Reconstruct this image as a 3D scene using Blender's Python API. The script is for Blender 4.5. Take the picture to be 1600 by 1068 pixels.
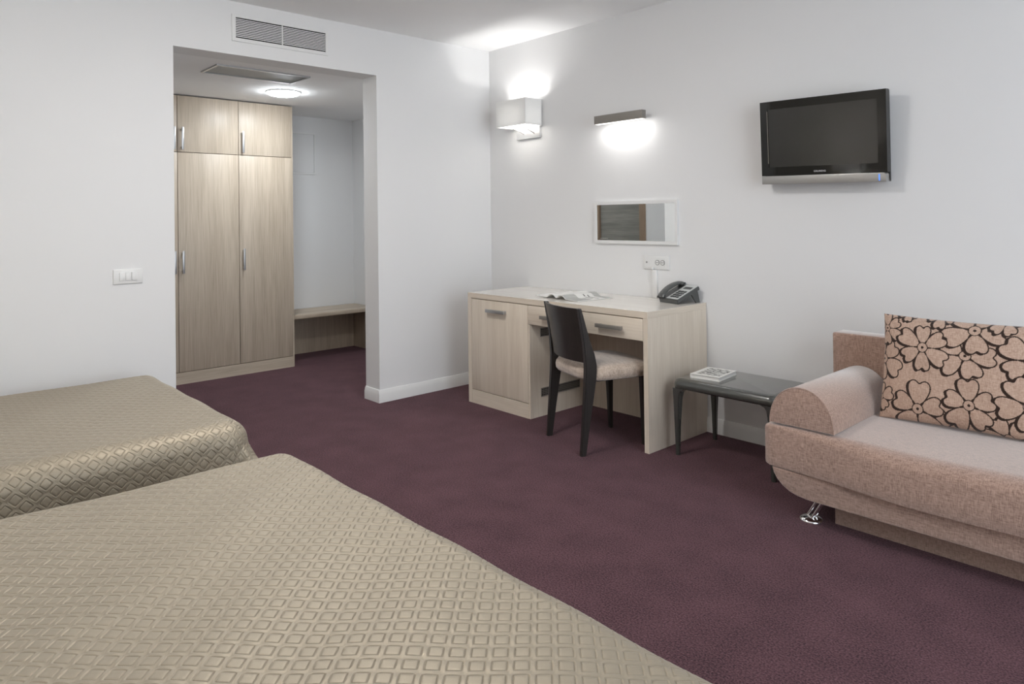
import bpy, bmesh, math, random
import numpy as np
from mathutils import Vector, Matrix, Euler

for o in list(bpy.data.objects):
    bpy.data.objects.remove(o, do_unlink=True)
SC = bpy.context.scene
COL = SC.collection
random.seed(4)

# ------------------------------------------------------------------ camera
def make_camera():
    a, t, r = math.radians(47.6018), math.radians(0.3942), math.radians(-0.7074)
    fwd = Vector((-math.sin(a), math.cos(a), 0)); right = Vector((math.cos(a), math.sin(a), 0)); up = Vector((0, 0, 1))
    f2 = fwd * math.cos(t) + up * math.sin(t)
    u2 = up * math.cos(t) - fwd * math.sin(t)
    r3 = right * math.cos(r) + u2 * math.sin(r)
    u3 = u2 * math.cos(r) - right * math.sin(r)
    m = Matrix((r3, u3, -f2)).transposed().to_4x4()
    m.translation = Vector((4.198, -3.6074, 1.2588))
    cd = bpy.data.cameras.new('camera')
    cd.sensor_fit = 'HORIZONTAL'; cd.sensor_width = 36.0
    cd.lens = 1097.81 / 1600 * 36.0
    cd.shift_x = 0.0
    cd.shift_y = (332.652 - 534.0) / 1600.0
    cd.clip_start = 0.05
    co = bpy.data.objects.new('camera', cd); COL.objects.link(co)
    co.matrix_world = m
    SC.camera = co
make_camera()

# ------------------------------------------------------------------ world, daylight, exposure
SC.view_settings.view_transform = 'Standard'
SC.view_settings.look = 'None'
SC.view_settings.gamma = 1.0
SC.view_settings.use_curve_mapping = False
SC.view_settings.exposure = 0.10

w = bpy.data.worlds.new('sky'); SC.world = w; w.use_nodes = True
bg = w.node_tree.nodes['Background']
bg.inputs[0].default_value = (0.80, 0.88, 1.0, 1); bg.inputs[1].default_value = 1.0

ROOM_X, ROOM_Y, ROOM_Z = 6.0, -4.75, 2.5705     # window wall, headboard wall, ceiling
HALL_Z = 2.2524
WIN = (-3.75, -0.55, 0.12, 2.35)                # window opening in the wall behind the camera: y0,y1,z0,z1

P_WIN, P_LAMP, P_SCONCE, P_BED_AND_FILL, P_DOME, P_BAR = 90.0, 40.0, 8.0, 44.0, 100.0, 0.7   # daylight, room lamp, wall lamps (two bedside ones added as fill), hall lamp, bar light
WIN_COL = (0.86, 0.93, 1.0)

def area_light(name, loc, size, power, color, normal, parent=None, spread=math.pi):
    l = bpy.data.lights.new(name, 'AREA'); l.shape = 'RECTANGLE'; l.size, l.size_y = size
    l.energy = power; l.color = color; l.spread = spread
    o = bpy.data.objects.new(name, l); COL.objects.link(o)
    o.location = loc
    o.rotation_euler = Vector(normal).to_track_quat('-Z', 'Y').to_euler()
    if parent: o.parent = parent
    return o
# daylight coming in through the window (light sits in the window opening)
area_light('window_daylight', (ROOM_X - 0.02, (WIN[0] + WIN[1]) / 2, (WIN[2] + WIN[3]) / 2),
           (WIN[3] - WIN[2], WIN[1] - WIN[0]), P_WIN, WIN_COL, (-1, 0, 0))
bpy.data.objects['window_daylight'].rotation_euler = (math.pi / 2, 0, math.pi / 2)

# ------------------------------------------------------------------ materials
def new_mat(name):
    m = bpy.data.materials.new(name); m.use_nodes = True
    nt = m.node_tree; b = nt.nodes['Principled BSDF']
    return m, nt, b

def plain(name, col, rough=0.5, metal=0.0, spec=0.5, bump=0.0, bscale=200, emit=None, sheen=0.0, coat=0.0):
    m, nt, b = new_mat(name)
    b.inputs['Base Color'].default_value = (*col, 1)
    b.inputs['Roughness'].default_value = rough
    b.inputs['Metallic'].default_value = metal
    b.inputs['Specular IOR Level'].default_value = spec
    b.inputs['Coat Weight'].default_value = coat
    if sheen:
        b.inputs['Sheen Weight'].default_value = sheen
    if emit:
        b.inputs['Emission Color'].default_value = (*emit[0], 1); b.inputs['Emission Strength'].default_value = emit[1]
    tc = nt.nodes.new('ShaderNodeTexCoord'); n = nt.nodes.new('ShaderNodeTexNoise')
    n.inputs['Scale'].default_value = bscale; n.inputs['Detail'].default_value = 3
    nt.links.new(tc.outputs['Object'], n.inputs['Vector'])
    if bump:
        bp = nt.nodes.new('ShaderNodeBump'); bp.inputs['Strength'].default_value = bump; bp.inputs['Distance'].default_value = 0.002
        nt.links.new(n.outputs['Fac'], bp.inputs['Height']); nt.links.new(bp.outputs['Normal'], b.inputs['Normal'])
    return m

def wood(name, c1, c2, axis, rough=0.42, scale=1.0, spec=0.4):
    """grain runs along axis (0,1,2) in object space"""
    m, nt, b = new_mat(name)
    tc = nt.nodes.new('ShaderNodeTexCoord'); oi = nt.nodes.new('ShaderNodeObjectInfo')
    add = nt.nodes.new('ShaderNodeVectorMath'); add.operation = 'MULTIPLY_ADD'
    comb = nt.nodes.new('ShaderNodeCombineXYZ')
    for k in range(3): nt.links.new(oi.outputs['Random'], comb.inputs[k])
    nt.links.new(comb.outputs[0], add.inputs[0]); add.inputs[1].default_value = (7.3, 5.1, 9.7)
    nt.links.new(tc.outputs['Object'], add.inputs[2])
    def layer(across, along, detail, dist):
        mp = nt.nodes.new('ShaderNodeMapping')
        s = [across * scale] * 3; s[axis] = along * scale
        mp.inputs['Scale'].default_value = s
        nt.links.new(add.outputs[0], mp.inputs['Vector'])
        n = nt.nodes.new('ShaderNodeTexNoise'); n.inputs['Scale'].default_value = 1.0
        n.inputs['Detail'].default_value = detail; n.inputs['Distortion'].default_value = dist
        nt.links.new(mp.outputs[0], n.inputs['Vector'])
        return n
    n1 = layer(16, 0.9, 4, 0.6); n2 = layer(190, 5, 3, 0.2)
    mx = nt.nodes.new('ShaderNodeMath'); mx.operation = 'MULTIPLY_ADD'
    nt.links.new(n2.outputs['Fac'], mx.inputs[0]); mx.inputs[1].default_value = 0.55
    ms = nt.nodes.new('ShaderNodeMath'); ms.operation = 'MULTIPLY'; ms.inputs[1].default_value = 0.55
    nt.links.new(n1.outputs['Fac'], ms.inputs[0]); nt.links.new(ms.outputs[0], mx.inputs[2])
    cr = nt.nodes.new('ShaderNodeValToRGB')
    cr.color_ramp.elements[0].position = 0.36; cr.color_ramp.elements[0].color = (*c2, 1)
    cr.color_ramp.elements[1].position = 0.68; cr.color_ramp.elements[1].color = (*c1, 1)
    nt.links.new(mx.outputs[0], cr.inputs[0]); nt.links.new(cr.outputs[0], b.inputs['Base Color'])
    b.inputs['Roughness'].default_value = rough; b.inputs['Specular IOR Level'].default_value = spec
    bp = nt.nodes.new('ShaderNodeBump'); bp.inputs['Strength'].default_value = 0.08; bp.inputs['Distance'].default_value = 0.001
    nt.links.new(n2.outputs['Fac'], bp.inputs['Height']); nt.links.new(bp.outputs['Normal'], b.inputs['Normal'])
    return m

def fabric(name, c1, c2, thread=900, rough=0.85, bump=0.35, sheen=0.25, printed=None):
    m, nt, b = new_mat(name)
    tc = nt.nodes.new('ShaderNodeTexCoord')
    def nz(scale, vec, detail=2):
        mp = nt.nodes.new('ShaderNodeMapping'); mp.inputs['Scale'].default_value = vec
        nt.links.new(tc.outputs['Object'], mp.inputs['Vector'])
        n = nt.nodes.new('ShaderNodeTexNoise'); n.inputs['Scale'].default_value = scale; n.inputs['Detail'].default_value = detail
        nt.links.new(mp.outputs[0], n.inputs['Vector']); return n
    na = nz(thread, (0.12, 1, 1)); nb = nz(thread, (1, 0.35, 0.12))
    a = nt.nodes.new('ShaderNodeMath'); a.operation = 'ADD'
    nt.links.new(na.outputs['Fac'], a.inputs[0]); nt.links.new(nb.outputs['Fac'], a.inputs[1])
    h = nt.nodes.new('ShaderNodeMath'); h.operation = 'MULTIPLY'; h.inputs[1].default_value = 0.5
    nt.links.new(a.outputs[0], h.inputs[0])
    cr = nt.nodes.new('ShaderNodeValToRGB')
    cr.color_ramp.elements[0].position = 0.36; cr.color_ramp.elements[0].color = (*c2, 1)
    cr.color_ramp.elements[1].position = 0.62; cr.color_ramp.elements[1].color = (*c1, 1)
    nt.links.new(h.outputs[0], cr.inputs[0])
    out = cr.outputs[0]
    if printed:
        at = nt.nodes.new('ShaderNodeAttribute'); at.attribute_name = 'print'
        mix = nt.nodes.new('ShaderNodeMix'); mix.data_type = 'RGBA'
        nt.links.new(at.outputs['Fac'], mix.inputs[0]); nt.links.new(out, mix.inputs[6]); mix.inputs[7].default_value = (*printed, 1)
        out = mix.outputs[2]
    nt.links.new(out, b.inputs['Base Color'])
    b.inputs['Roughness'].default_value = rough; b.inputs['Sheen Weight'].default_value = sheen
    b.inputs['Specular IOR Level'].default_value = 0.2
    bp = nt.nodes.new('ShaderNodeBump'); bp.inputs['Strength'].default_value = bump; bp.inputs['Distance'].default_value = 0.001
    nt.links.new(h.outputs[0], bp.inputs['Height']); nt.links.new(bp.outputs['Normal'], b.inputs['Normal'])
    return m

def carpet_mat():
    m, nt, b = new_mat('carpet')
    tc = nt.nodes.new('ShaderNodeTexCoord')
    n1 = nt.nodes.new('ShaderNodeTexNoise'); n1.inputs['Scale'].default_value = 170; n1.inputs['Detail'].default_value = 3
    n2 = nt.nodes.new('ShaderNodeTexNoise'); n2.inputs['Scale'].default_value = 6; n2.inputs['Detail'].default_value = 3
    for n in (n1, n2): nt.links.new(tc.outputs['Object'], n.inputs['Vector'])
    a = nt.nodes.new('ShaderNodeMath'); a.operation = 'MULTIPLY_ADD'; a.inputs[1].default_value = 0.22
    nt.links.new(n2.outputs['Fac'], a.inputs[0]); nt.links.new(n1.outputs['Fac'], a.inputs[2])
    cr = nt.nodes.new('ShaderNodeValToRGB')
    cr.color_ramp.elements[0].position = 0.42; cr.color_ramp.elements[0].color = CARPET_D
    cr.color_ramp.elements[1].position = 0.80; cr.color_ramp.elements[1].color = CARPET_L
    nt.links.new(a.outputs[0], cr.inputs[0]); nt.links.new(cr.outputs[0], b.inputs['Base Color'])
    b.inputs['Roughness'].default_value = 0.95; b.inputs['Specular IOR Level'].default_value = 0.1
    b.inputs['Sheen Weight'].default_value = 0.20; b.inputs['Sheen Tint'].default_value = (0.74, 0.50, 0.58, 1)
    bp = nt.nodes.new('ShaderNodeBump'); bp.inputs['Strength'].default_value = 0.8; bp.inputs['Distance'].default_value = 0.004
    nt.links.new(n1.outputs['Fac'], bp.inputs['Height']); nt.links.new(bp.outputs['Normal'], b.inputs['Normal'])
    return m

CARPET_D = (0.018, 0.0080, 0.0100, 1); CARPET_L = (0.135, 0.066, 0.075, 1)
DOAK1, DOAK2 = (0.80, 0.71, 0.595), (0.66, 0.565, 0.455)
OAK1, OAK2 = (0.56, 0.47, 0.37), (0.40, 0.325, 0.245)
M = dict(
    wall=plain('wall_paint', (0.80, 0.80, 0.80), 0.75, bump=0.05, bscale=60, spec=0.25),
    accent=plain('beige_accent_paint', (0.56, 0.52, 0.47), 0.7, spec=0.25),
    ceil=plain('ceiling_paint', (0.92, 0.92, 0.92), 0.85, spec=0.2),
    trim=plain('white_trim', (0.82, 0.82, 0.81), 0.4),
    carpet=carpet_mat(),
    oak_v=wood('oak_vertical', OAK1, OAK2, 2),
    oak_h=wood('oak_horizontal', OAK1, OAK2, 0),
    desk_v=wood('pale_oak_vertical', DOAK1, DOAK2, 2, rough=0.36, spec=0.5),
    desk_h=wood('pale_oak_horizontal', DOAK1, DOAK2, 0, rough=0.36, spec=0.5),
    desk_y=wood('pale_oak_crosswise', DOAK1, DOAK2, 1, rough=0.36, spec=0.5),
    oak_top=wood('oak_worktop', (0.86, 0.82, 0.76), (0.77, 0.72, 0.65), 0, rough=0.13, spec=0.8),
    oak_y=wood('oak_crosswise', OAK1, OAK2, 1),
    door_leaf=wood('grey_oak_door', (0.30, 0.29, 0.26), (0.16, 0.155, 0.14), 0, rough=0.5),
    door_frame=wood('brown_oak_frame', (0.33, 0.24, 0.17), (0.22, 0.15, 0.10), 2, rough=0.5),
    steel=plain('brushed_steel', (0.50, 0.50, 0.50), 0.38, metal=0.9),
    steel_dark=plain('nickel', (0.27, 0.25, 0.225), 0.42, metal=0.35),
    chrome=plain('chrome', (0.88, 0.88, 0.88), 0.14, metal=1.0),
    dark=plain('dark_void', (0.015, 0.014, 0.012), 0.9, spec=0.1),
    white_pl=plain('white_plastic', (0.80, 0.80, 0.79), 0.35),
    grey_pl=plain('grey_socket', (0.30, 0.30, 0.29), 0.4),
    wenge=wood('wenge_chair', (0.030, 0.025, 0.022), (0.016, 0.013, 0.012), 2, rough=0.36, spec=0.5),
    table=plain('grey_lacquer', (0.055, 0.057, 0.051), 0.26, spec=0.6, coat=0.8),
    velvet=fabric('seat_velvet', (0.56, 0.46, 0.38), (0.36, 0.28, 0.22), thread=120, bump=0.15, sheen=0.6),
    sofa=fabric('sofa_weave', (0.47, 0.315, 0.245), (0.22, 0.13, 0.095), thread=420, sheen=1.0, bump=0.5),
    cushion=fabric('cushion_weave', (0.58, 0.42, 0.33), (0.38, 0.25, 0.185), thread=420, sheen=0.25, printed=(0.028, 0.014, 0.009)),
    bed_base=fabric('bed_base_fabric', (0.25, 0.21, 0.17), (0.18, 0.15, 0.12), thread=500),
    mattress=fabric('mattress_ticking', (0.75, 0.74, 0.70), (0.65, 0.64, 0.60), thread=500),
    black_gl=plain('black_gloss', (0.008, 0.008, 0.007), 0.04, spec=0.45),
    black_mt=plain('black_plastic', (0.02, 0.02, 0.019), 0.45),
    screen=plain('tv_screen', (0.014, 0.014, 0.012), 0.22, spec=0.6),
    tv_silver=plain('tv_silver', (0.42, 0.415, 0.40), 0.35, metal=0.6),
    led=plain('blue_led', (0.05, 0.15, 0.8), 0.4, emit=((0.08, 0.25, 1.0), 1.2)),
    logo=plain('logo_silver', (0.75, 0.75, 0.75), 0.3),
    mirror=plain('mirror_silver', (0.86, 0.88, 0.87), 0.015, metal=1.0),
    alu=plain('satin_aluminium', (0.72, 0.72, 0.72), 0.35, metal=0.5),
    paper=plain('paper', (0.78, 0.77, 0.74), 0.55),
    paper_edge=plain('page_edges', (0.66, 0.62, 0.52), 0.8),
    print_grey=plain('print_grey', (0.42, 0.42, 0.40), 0.5),
    print_dark=plain('print_dark', (0.06, 0.055, 0.05), 0.5),
    phone=plain('phone_grey', (0.085, 0.088, 0.085), 0.3),
    phone_lt=plain('phone_face', (0.52, 0.54, 0.53), 0.3),
    phone_key=plain('phone_keys', (0.055, 0.058, 0.058), 0.4),
    hatch=plain('hatch_grey', (0.29, 0.31, 0.32), 0.5),
    dome=plain('lit_dome', (0.9, 0.9, 0.9), 0.4, emit=((0.88, 0.945, 1.0), P_DOME)),
    room_dome=plain('lit_room_dome', (0.9, 0.9, 0.9), 0.4, emit=((1.0, 0.97, 0.94), P_LAMP)),
    led_strip=plain('led_diffuser', (0.9, 0.9, 0.88), 0.4, emit=((1.0, 0.98, 0.95), 1.0)),
    glass=plain('window_glass', (0.9, 0.95, 0.97), 0.02),
)

def shade_mat(name='lampshade_fabric', fac=0.10):
    m, nt, b = new_mat(name)
    b.inputs['Base Color'].default_value = (0.84, 0.84, 0.83, 1); b.inputs['Roughness'].default_value = 0.8
    tr = nt.nodes.new('ShaderNodeBsdfTranslucent'); tr.inputs[0].default_value = (0.9, 0.89, 0.87, 1)
    mx = nt.nodes.new('ShaderNodeMixShader'); mx.inputs[0].default_value = fac
    nt.links.new(b.outputs[0], mx.inputs[1]); nt.links.new(tr.outputs[0], mx.inputs[2])
    nt.links.new(mx.outputs[0], nt.nodes['Material Output'].inputs[0])
    return m
M['glass'].node_tree.nodes['Principled BSDF'].inputs['Transmission Weight'].default_value = 1.0
M['shade'] = shade_mat()
M['shade_thin'] = shade_mat('lampshade_diffuser', 0.95)

def satin_mat():
    m, nt, b = new_mat('taupe_satin')
    tc = nt.nodes.new('ShaderNodeTexCoord'); n = nt.nodes.new('ShaderNodeTexNoise')
    n.inputs['Scale'].default_value = 900; nt.links.new(tc.outputs['Object'], n.inputs['Vector'])
    cr = nt.nodes.new('ShaderNodeValToRGB')
    cr.color_ramp.elements[0].color = (0.325, 0.278, 0.207, 1); cr.color_ramp.elements[1].color = (0.39, 0.338, 0.258, 1)
    nt.links.new(n.outputs['Fac'], cr.inputs[0]); nt.links.new(cr.outputs[0], b.inputs['Base Color'])
    b.inputs['Roughness'].default_value = 0.54; b.inputs['Metallic'].default_value = 0.5
    b.inputs['Sheen Weight'].default_value = 0.1
    return m
M['satin'] = satin_mat()

def cover_print_mat():
    m, nt, b = new_mat('book_cover_print')
    tc = nt.nodes.new('ShaderNodeTexCoord'); v = nt.nodes.new('ShaderNodeTexNoise')
    mp = nt.nodes.new('ShaderNodeMapping'); mp.inputs['Scale'].default_value = (40, 75, 1)
    nt.links.new(tc.outputs['Object'], mp.inputs['Vector']); nt.links.new(mp.outputs[0], v.inputs['Vector'])
    v.inputs['Scale'].default_value = 1.0; v.inputs['Detail'].default_value = 2
    cr = nt.nodes.new('ShaderNodeValToRGB'); cr.color_ramp.interpolation = 'CONSTANT'
    cr.color_ramp.elements[0].color = (0.10, 0.10, 0.09, 1); cr.color_ramp.elements[1].color = (0.62, 0.62, 0.60, 1)
    cr.color_ramp.elements[1].position = 0.47
    nt.links.new(v.outputs['Fac'], cr.inputs[0]); nt.links.new(cr.outputs[0], b.inputs['Base Color'])
    b.inputs['Roughness'].default_value = 0.4
    return m
M['cover_print'] = cover_print_mat()

# ------------------------------------------------------------------ mesh helpers
def box(bm, x0, x1, y0, y1, z0, z1, bev=0.0, seg=2):
    r = bmesh.ops.create_cube(bm, size=1.0)
    vs = r['verts']
    for v in vs:
        v.co = Vector((x0 + (v.co.x + .5) * (x1 - x0), y0 + (v.co.y + .5) * (y1 - y0), z0 + (v.co.z + .5) * (z1 - z0)))
    if bev > 0:
        es = list({e for v in vs for e in v.link_edges})
        bmesh.ops.bevel(bm, geom=es, offset=bev, segments=seg, affect='EDGES', profile=0.5)

def prism(bm, pts, axis, a0, a1, bev=0.0, seg=2):
    """extrude a 2D outline. axis 0: pts=(y,z), 1: pts=(x,z), 2: pts=(x,y)"""
    def P(p, a):
        return {0: (a, p[0], p[1]), 1: (p[0], a, p[1]), 2: (p[0], p[1], a)}[axis]
    v0 = [bm.verts.new(P(p, a0)) for p in pts]; v1 = [bm.verts.new(P(p, a1)) for p in pts]
    n = len(pts)
    caps = [bm.faces.new(v0), bm.faces.new(v1)]
    for i in range(n):
        bm.faces.new((v0[i], v0[(i + 1) % n], v1[(i + 1) % n], v1[i]))
    bm.normal_update()
    bmesh.ops.recalc_face_normals(bm, faces=bm.faces[:])
    if bev > 0:
        es = list({e for f in caps for e in f.edges})
        bmesh.ops.bevel(bm, geom=es, offset=bev, segments=seg, affect='EDGES', profile=0.5)

def tube(bm, pts, rad, n=10, closed_caps=True):
    pts = [Vector(p) for p in pts]
    rads = rad if isinstance(rad, (list, tuple)) else [rad] * len(pts)
    rings = []
    ref = Vector((0.31, 0.52, 0.79))
    for i, p in enumerate(pts):
        t = (pts[min(i + 1, len(pts) - 1)] - pts[max(i - 1, 0)]).normalized()
        a = t.cross(ref).normalized(); b = t.cross(a).normalized()
        rings.append([bm.verts.new(p + (a * math.cos(k * 2 * math.pi / n) + b * math.sin(k * 2 * math.pi / n)) * rads[i]) for k in range(n)])
    for i in range(len(pts) - 1):
        for k in range(n):
            bm.faces.new((rings[i][k], rings[i][(k + 1) % n], rings[i + 1][(k + 1) % n], rings[i + 1][k]))
    if closed_caps:
        bm.faces.new(rings[0]); bm.faces.new(rings[-1])
    bmesh.ops.recalc_face_normals(bm, faces=bm.faces[:])

def lathe(bm, prof, center=(0, 0, 0), n=40):
    rings = []
    c = Vector(center)
    for r, z in prof:
        if r < 1e-6: rings.append([bm.verts.new(c + Vector((0, 0, z)))])
        else: rings.append([bm.verts.new(c + Vector((r * math.cos(k * 2 * math.pi / n), r * math.sin(k * 2 * math.pi / n), z))) for k in range(n)])
    for a, b in zip(rings, rings[1:]):
        for k in range(n):
            k2 = (k + 1) % n
            if len(a) == 1 and len(b) == 1: continue
            if len(a) == 1: bm.faces.new((a[0], b[k], b[k2]))
            elif len(b) == 1: bm.faces.new((a[k], a[k2], b[0]))
            else: bm.faces.new((a[k], a[k2], b[k2], b[k]))
    bmesh.ops.recalc_face_normals(bm, faces=bm.faces[:])

def loft(bm, rings, closed=True, caps=True):
    vr = [[bm.verts.new(p) for p in r] for r in rings]
    n = len(vr[0])
    for a, b in zip(vr, vr[1:]):
        for k in range(n if closed else n - 1):
            bm.faces.new((a[k], a[(k + 1) % n], b[(k + 1) % n], b[k]))
    if caps:
        bm.faces.new(vr[0]); bm.faces.new(vr[-1])
    bmesh.ops.recalc_face_normals(bm, faces=bm.faces[:])

def smooth(me, angle=35):
    for p in me.polygons: p.use_smooth = True
    try: me.set_sharp_from_angle(angle=math.radians(angle))
    except Exception: pass

def link(name, bm, mat, parent=None, local=False, smooth_angle=35):
    me = bpy.data.meshes.new(name); bm.to_mesh(me); bm.free()
    return link_me(name, me, mat, parent, local, smooth_angle)

def world_loc(o):
    p = Vector((0, 0, 0))
    while o is not None:
        p = p + o.location; o = o.parent
    return p

def link_me(name, me, mat, parent=None, local=False, smooth_angle=35):
    if smooth_angle: smooth(me, smooth_angle)
    me.materials.append(M[mat] if isinstance(mat, str) else mat)
    o = bpy.data.objects.new(name, me); COL.objects.link(o)
    if parent is not None:
        o.parent = parent
        if not local:                       # mesh was given in world coordinates, parent is unrotated
            me.transform(Matrix.Translation(-world_loc(parent)))
    return o

def B(*a, **k):
    bm = bmesh.new(); box(bm, *a, **k); return bm

def part(name, mat, parent, *boxes, bev=0.0, local=False):
    bm = bmesh.new()
    for b in boxes: box(bm, *b, bev=bev)
    return link(name, bm, mat, parent, local)

def thing(name, loc, label, cat, group=None, rot=(0, 0, 0)):
    o = bpy.data.objects.new(name, None); COL.objects.link(o)
    o.empty_display_size = 0.1
    o.location = loc; o.rotation_euler = rot
    o['label'] = label; o['category'] = cat
    if group: o['group'] = group
    return o

def tag(o, label, cat, group=None):
    o['label'] = label; o['category'] = cat
    if group: o['group'] = group
    return o

def struct(name, mat, *boxes, label=None, bev=0.0):
    o = part(name, mat, None, *boxes, bev=bev)
    o['kind'] = 'structure'
    if label: o['label'] = label
    return o

def place(src, name, parent, loc, rot=None):
    c = src.copy(); COL.objects.link(c); c.name = name; c.parent = parent; c.location = loc
    if rot: c.rotation_euler = rot
    return c

# ------------------------------------------------------------------ the room
T1 = 0.18                                    # thickness of the wall with the hall opening
YP, YL = -1.0259, -2.3445                    # opening between these
HX, HY = -2.10, -0.02                        # hall back wall, hall right wall
struct('floor', 'carpet', (HX - 0.1, ROOM_X + 0.1, ROOM_Y - 0.1, 0.1, -0.1, 0.0), label='dark plum purple fitted carpet')
struct('ceiling', 'ceil', (0.0, ROOM_X, ROOM_Y, 0.0, ROOM_Z, ROOM_Z + 0.1), label='plain white bedroom ceiling')
struct('wall_right', 'wall', (-T1, ROOM_X + 0.1, 0.0, 0.12, 0.0, ROOM_Z + 0.1), label='plain white wall behind the desk, television and sofa')
struct('wall_back', 'wall', (-T1, 0, YP, 0, 0, ROOM_Z), (-T1, 0, ROOM_Y, YL, 0, ROOM_Z), (-T1, 0, YL, YP, HALL_Z, ROOM_Z),
       label='plain white wall with the opening to the hallway')
struct('wall_left', 'accent', (-T1, ROOM_X + 0.1, ROOM_Y - 0.12, ROOM_Y, 0, ROOM_Z + 0.1), label='beige wall at the head of the beds')
y0, y1, z0, z1 = WIN
struct('wall_front', 'wall', (ROOM_X, ROOM_X + 0.15, ROOM_Y, y0, 0, ROOM_Z), (ROOM_X, ROOM_X + 0.15, y1, 0, 0, ROOM_Z),
       (ROOM_X, ROOM_X + 0.15, y0, y1, 0, z0), (ROOM_X, ROOM_X + 0.15, y0, y1, z1, ROOM_Z), label='white wall with the window, behind the camera')
# hallway shell
struct('ceiling_hall', 'ceil', (HX, -T1, YL, HY, HALL_Z, HALL_Z + 0.1), label='lower white ceiling of the hallway')
struct('wall_hall_back', 'wall', (HX - 0.1, HX, YL - 0.1, 0.0, 0, HALL_Z + 0.1), label='white wall at the far end of the hallway, above the bench')
struct('wall_hall_right', 'wall', (HX, -T1, HY, 0.12, 0, HALL_Z + 0.1), label='white right-hand side wall of the hallway')
DX0, DX1, DH = -0.93, -0.235, 2.08
struct('wall_hall_left', 'wall', (HX, DX0, YL - 0.1, YL, 0, HALL_Z + 0.1), (DX1, -T1, YL - 0.1, YL, 0, HALL_Z + 0.1),
       (DX0, DX1, YL - 0.1, YL, DH, HALL_Z + 0.1), label='white left-hand side wall of the hallway, seen in the mirror')
# hall door (seen in the wall mirror)
d = thing('door_1', ((DX0 + DX1) / 2, YL - 0.03, 0), 'grey oak hallway door in a brown frame, seen in the wall mirror', 'door'); d['kind'] = 'structure'
del d['category']
part('door_frame', 'door_frame', d, (DX0, DX0 + 0.07, YL - 0.09, YL + 0.012, 0, DH), (DX1 - 0.075, DX1, YL - 0.09, YL + 0.012, 0, DH),
     (DX0 + 0.07, DX1 - 0.075, YL - 0.09, YL + 0.012, DH - 0.07, DH))
lf = part('door_leaf', 'door_leaf', d, (DX0 + 0.072, DX1 - 0.077, YL - 0.06, YL - 0.022, 0.006, DH - 0.072))
bm = bmesh.new(); tube(bm, [(DX0 + 0.11, YL - 0.022, 1.02), (DX0 + 0.11, YL + 0.03, 1.02), (DX0 + 0.22, YL + 0.03, 1.02)], 0.009)
link('door_handle', bm, 'steel', d)
# window behind the camera
wd = thing('window_1', (ROOM_X + 0.075, (y0 + y1) / 2, z0), 'wide white framed window behind the camera', 'window'); wd['kind'] = 'structure'; del wd['category']
X0, X1 = ROOM_X + 0.04, ROOM_X + 0.11
part('window_frame', 'trim', wd, (X0, X1, y0, y0 + 0.06, z0, z1), (X0, X1, y1 - 0.06, y1, z0, z1), (X0, X1, y0 + .06, y1 - .06, z0, z0 + 0.06),
     (X0, X1, y0 + .06, y1 - .06, z1 - 0.06, z1))
for yy in (y0 + 1.06, y0 + 2.13):
    part('mullion', 'trim', wd, (X0, X1, yy - 0.03, yy + 0.03, z0 + .06, z1 - .06))
for ya in (y0 + .065, y0 + 1.095, y0 + 2.165):
    part('pane', 'glass', wd, (X0 + 0.03, X0 + 0.036, ya, ya + 0.96, z0 + .06, z1 - .06))
part('window_sill', 'trim', wd, (ROOM_X - 0.12, ROOM_X + 0.04, y0 - 0.05, y1 + 0.05, z0 - 0.03, z0 - 0.001), bev=0.004)

# baseboards
BBH = 0.086
def bb_prof(t):   # (out, z)
    return [(0, 0.0), (0.014, 0.0), (0.014, 0.056), (0.011, 0.066), (0.0085, 0.078), (0.005, BBH), (0, BBH)]
def baseboard(name, segs, label):
    bm = bmesh.new()
    for ax, base, sgn, a0, a1 in segs:      # ax: axis the board runs along
        pr = [(base + sgn * o, z) for o, z in bb_prof(0)]
        prism(bm, pr, ax, a0, a1)
    o = link(name, bm, 'trim'); o['kind'] = 'structure'; o['label'] = label
    return o
baseboard('baseboard_right', [(0, 0.0, -1, 0.0, ROOM_X)], 'white baseboard along the wall behind the desk and sofa')
baseboard('baseboard_back', [(1, 0.0, 1, YP - 0.014, -0.014)], 'white baseboard beside the hallway opening, running to the desk')
baseboard('baseboard_jamb', [(0, YP, -1, -T1, 0.0)], 'short white baseboard around the hallway opening jamb')
baseboard('baseboard_bed_side', [(1, 0.0, 1, ROOM_Y, YL)], 'white baseboard hidden behind the far bed')
baseboard('baseboard_hall', [(1, -T1, -1, HY, YP)], 'white baseboard on the hallway side of the opening')

# ------------------------------------------------------------------ hallway: wardrobe
XW, WY1, WY0, WZ = -1.5664, -0.9074, -2.322, 2.243
wr = thing('wardrobe', ((XW + HX) / 2, (WY0 + WY1) / 2, 0), 'tall pale oak wardrobe with small doors above long doors, in the hallway', 'wardrobe')
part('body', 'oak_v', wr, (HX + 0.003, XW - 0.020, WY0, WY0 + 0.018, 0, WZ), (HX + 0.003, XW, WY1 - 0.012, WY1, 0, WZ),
     (HX + 0.003, XW - 0.020, WY0 + .018, WY1 - .012, WZ - 0.018, WZ), (HX + 0.003, XW - 0.02, WY0 + .018, WY1 - .012, 0.092, 0.11),
     (HX + 0.003, HX + 0.011, WY0 + .018, WY1 - .012, 0.11, WZ - .018), (HX + .011, XW - 0.022, -1.84, -1.83, .11, WZ - .018),
     (HX + .011, XW - 0.022, -1.384, -1.374, .11, WZ - .018))
part('plinth', 'oak_y', wr, (XW - 0.02, XW, WY0, WY1 - 0.0125, 0, 0.0905))
cols = [(-1.3725, WY1 - 0.0125), (-1.8465, -1.3765), (WY0 + 0.002, -1.8505)]
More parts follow.
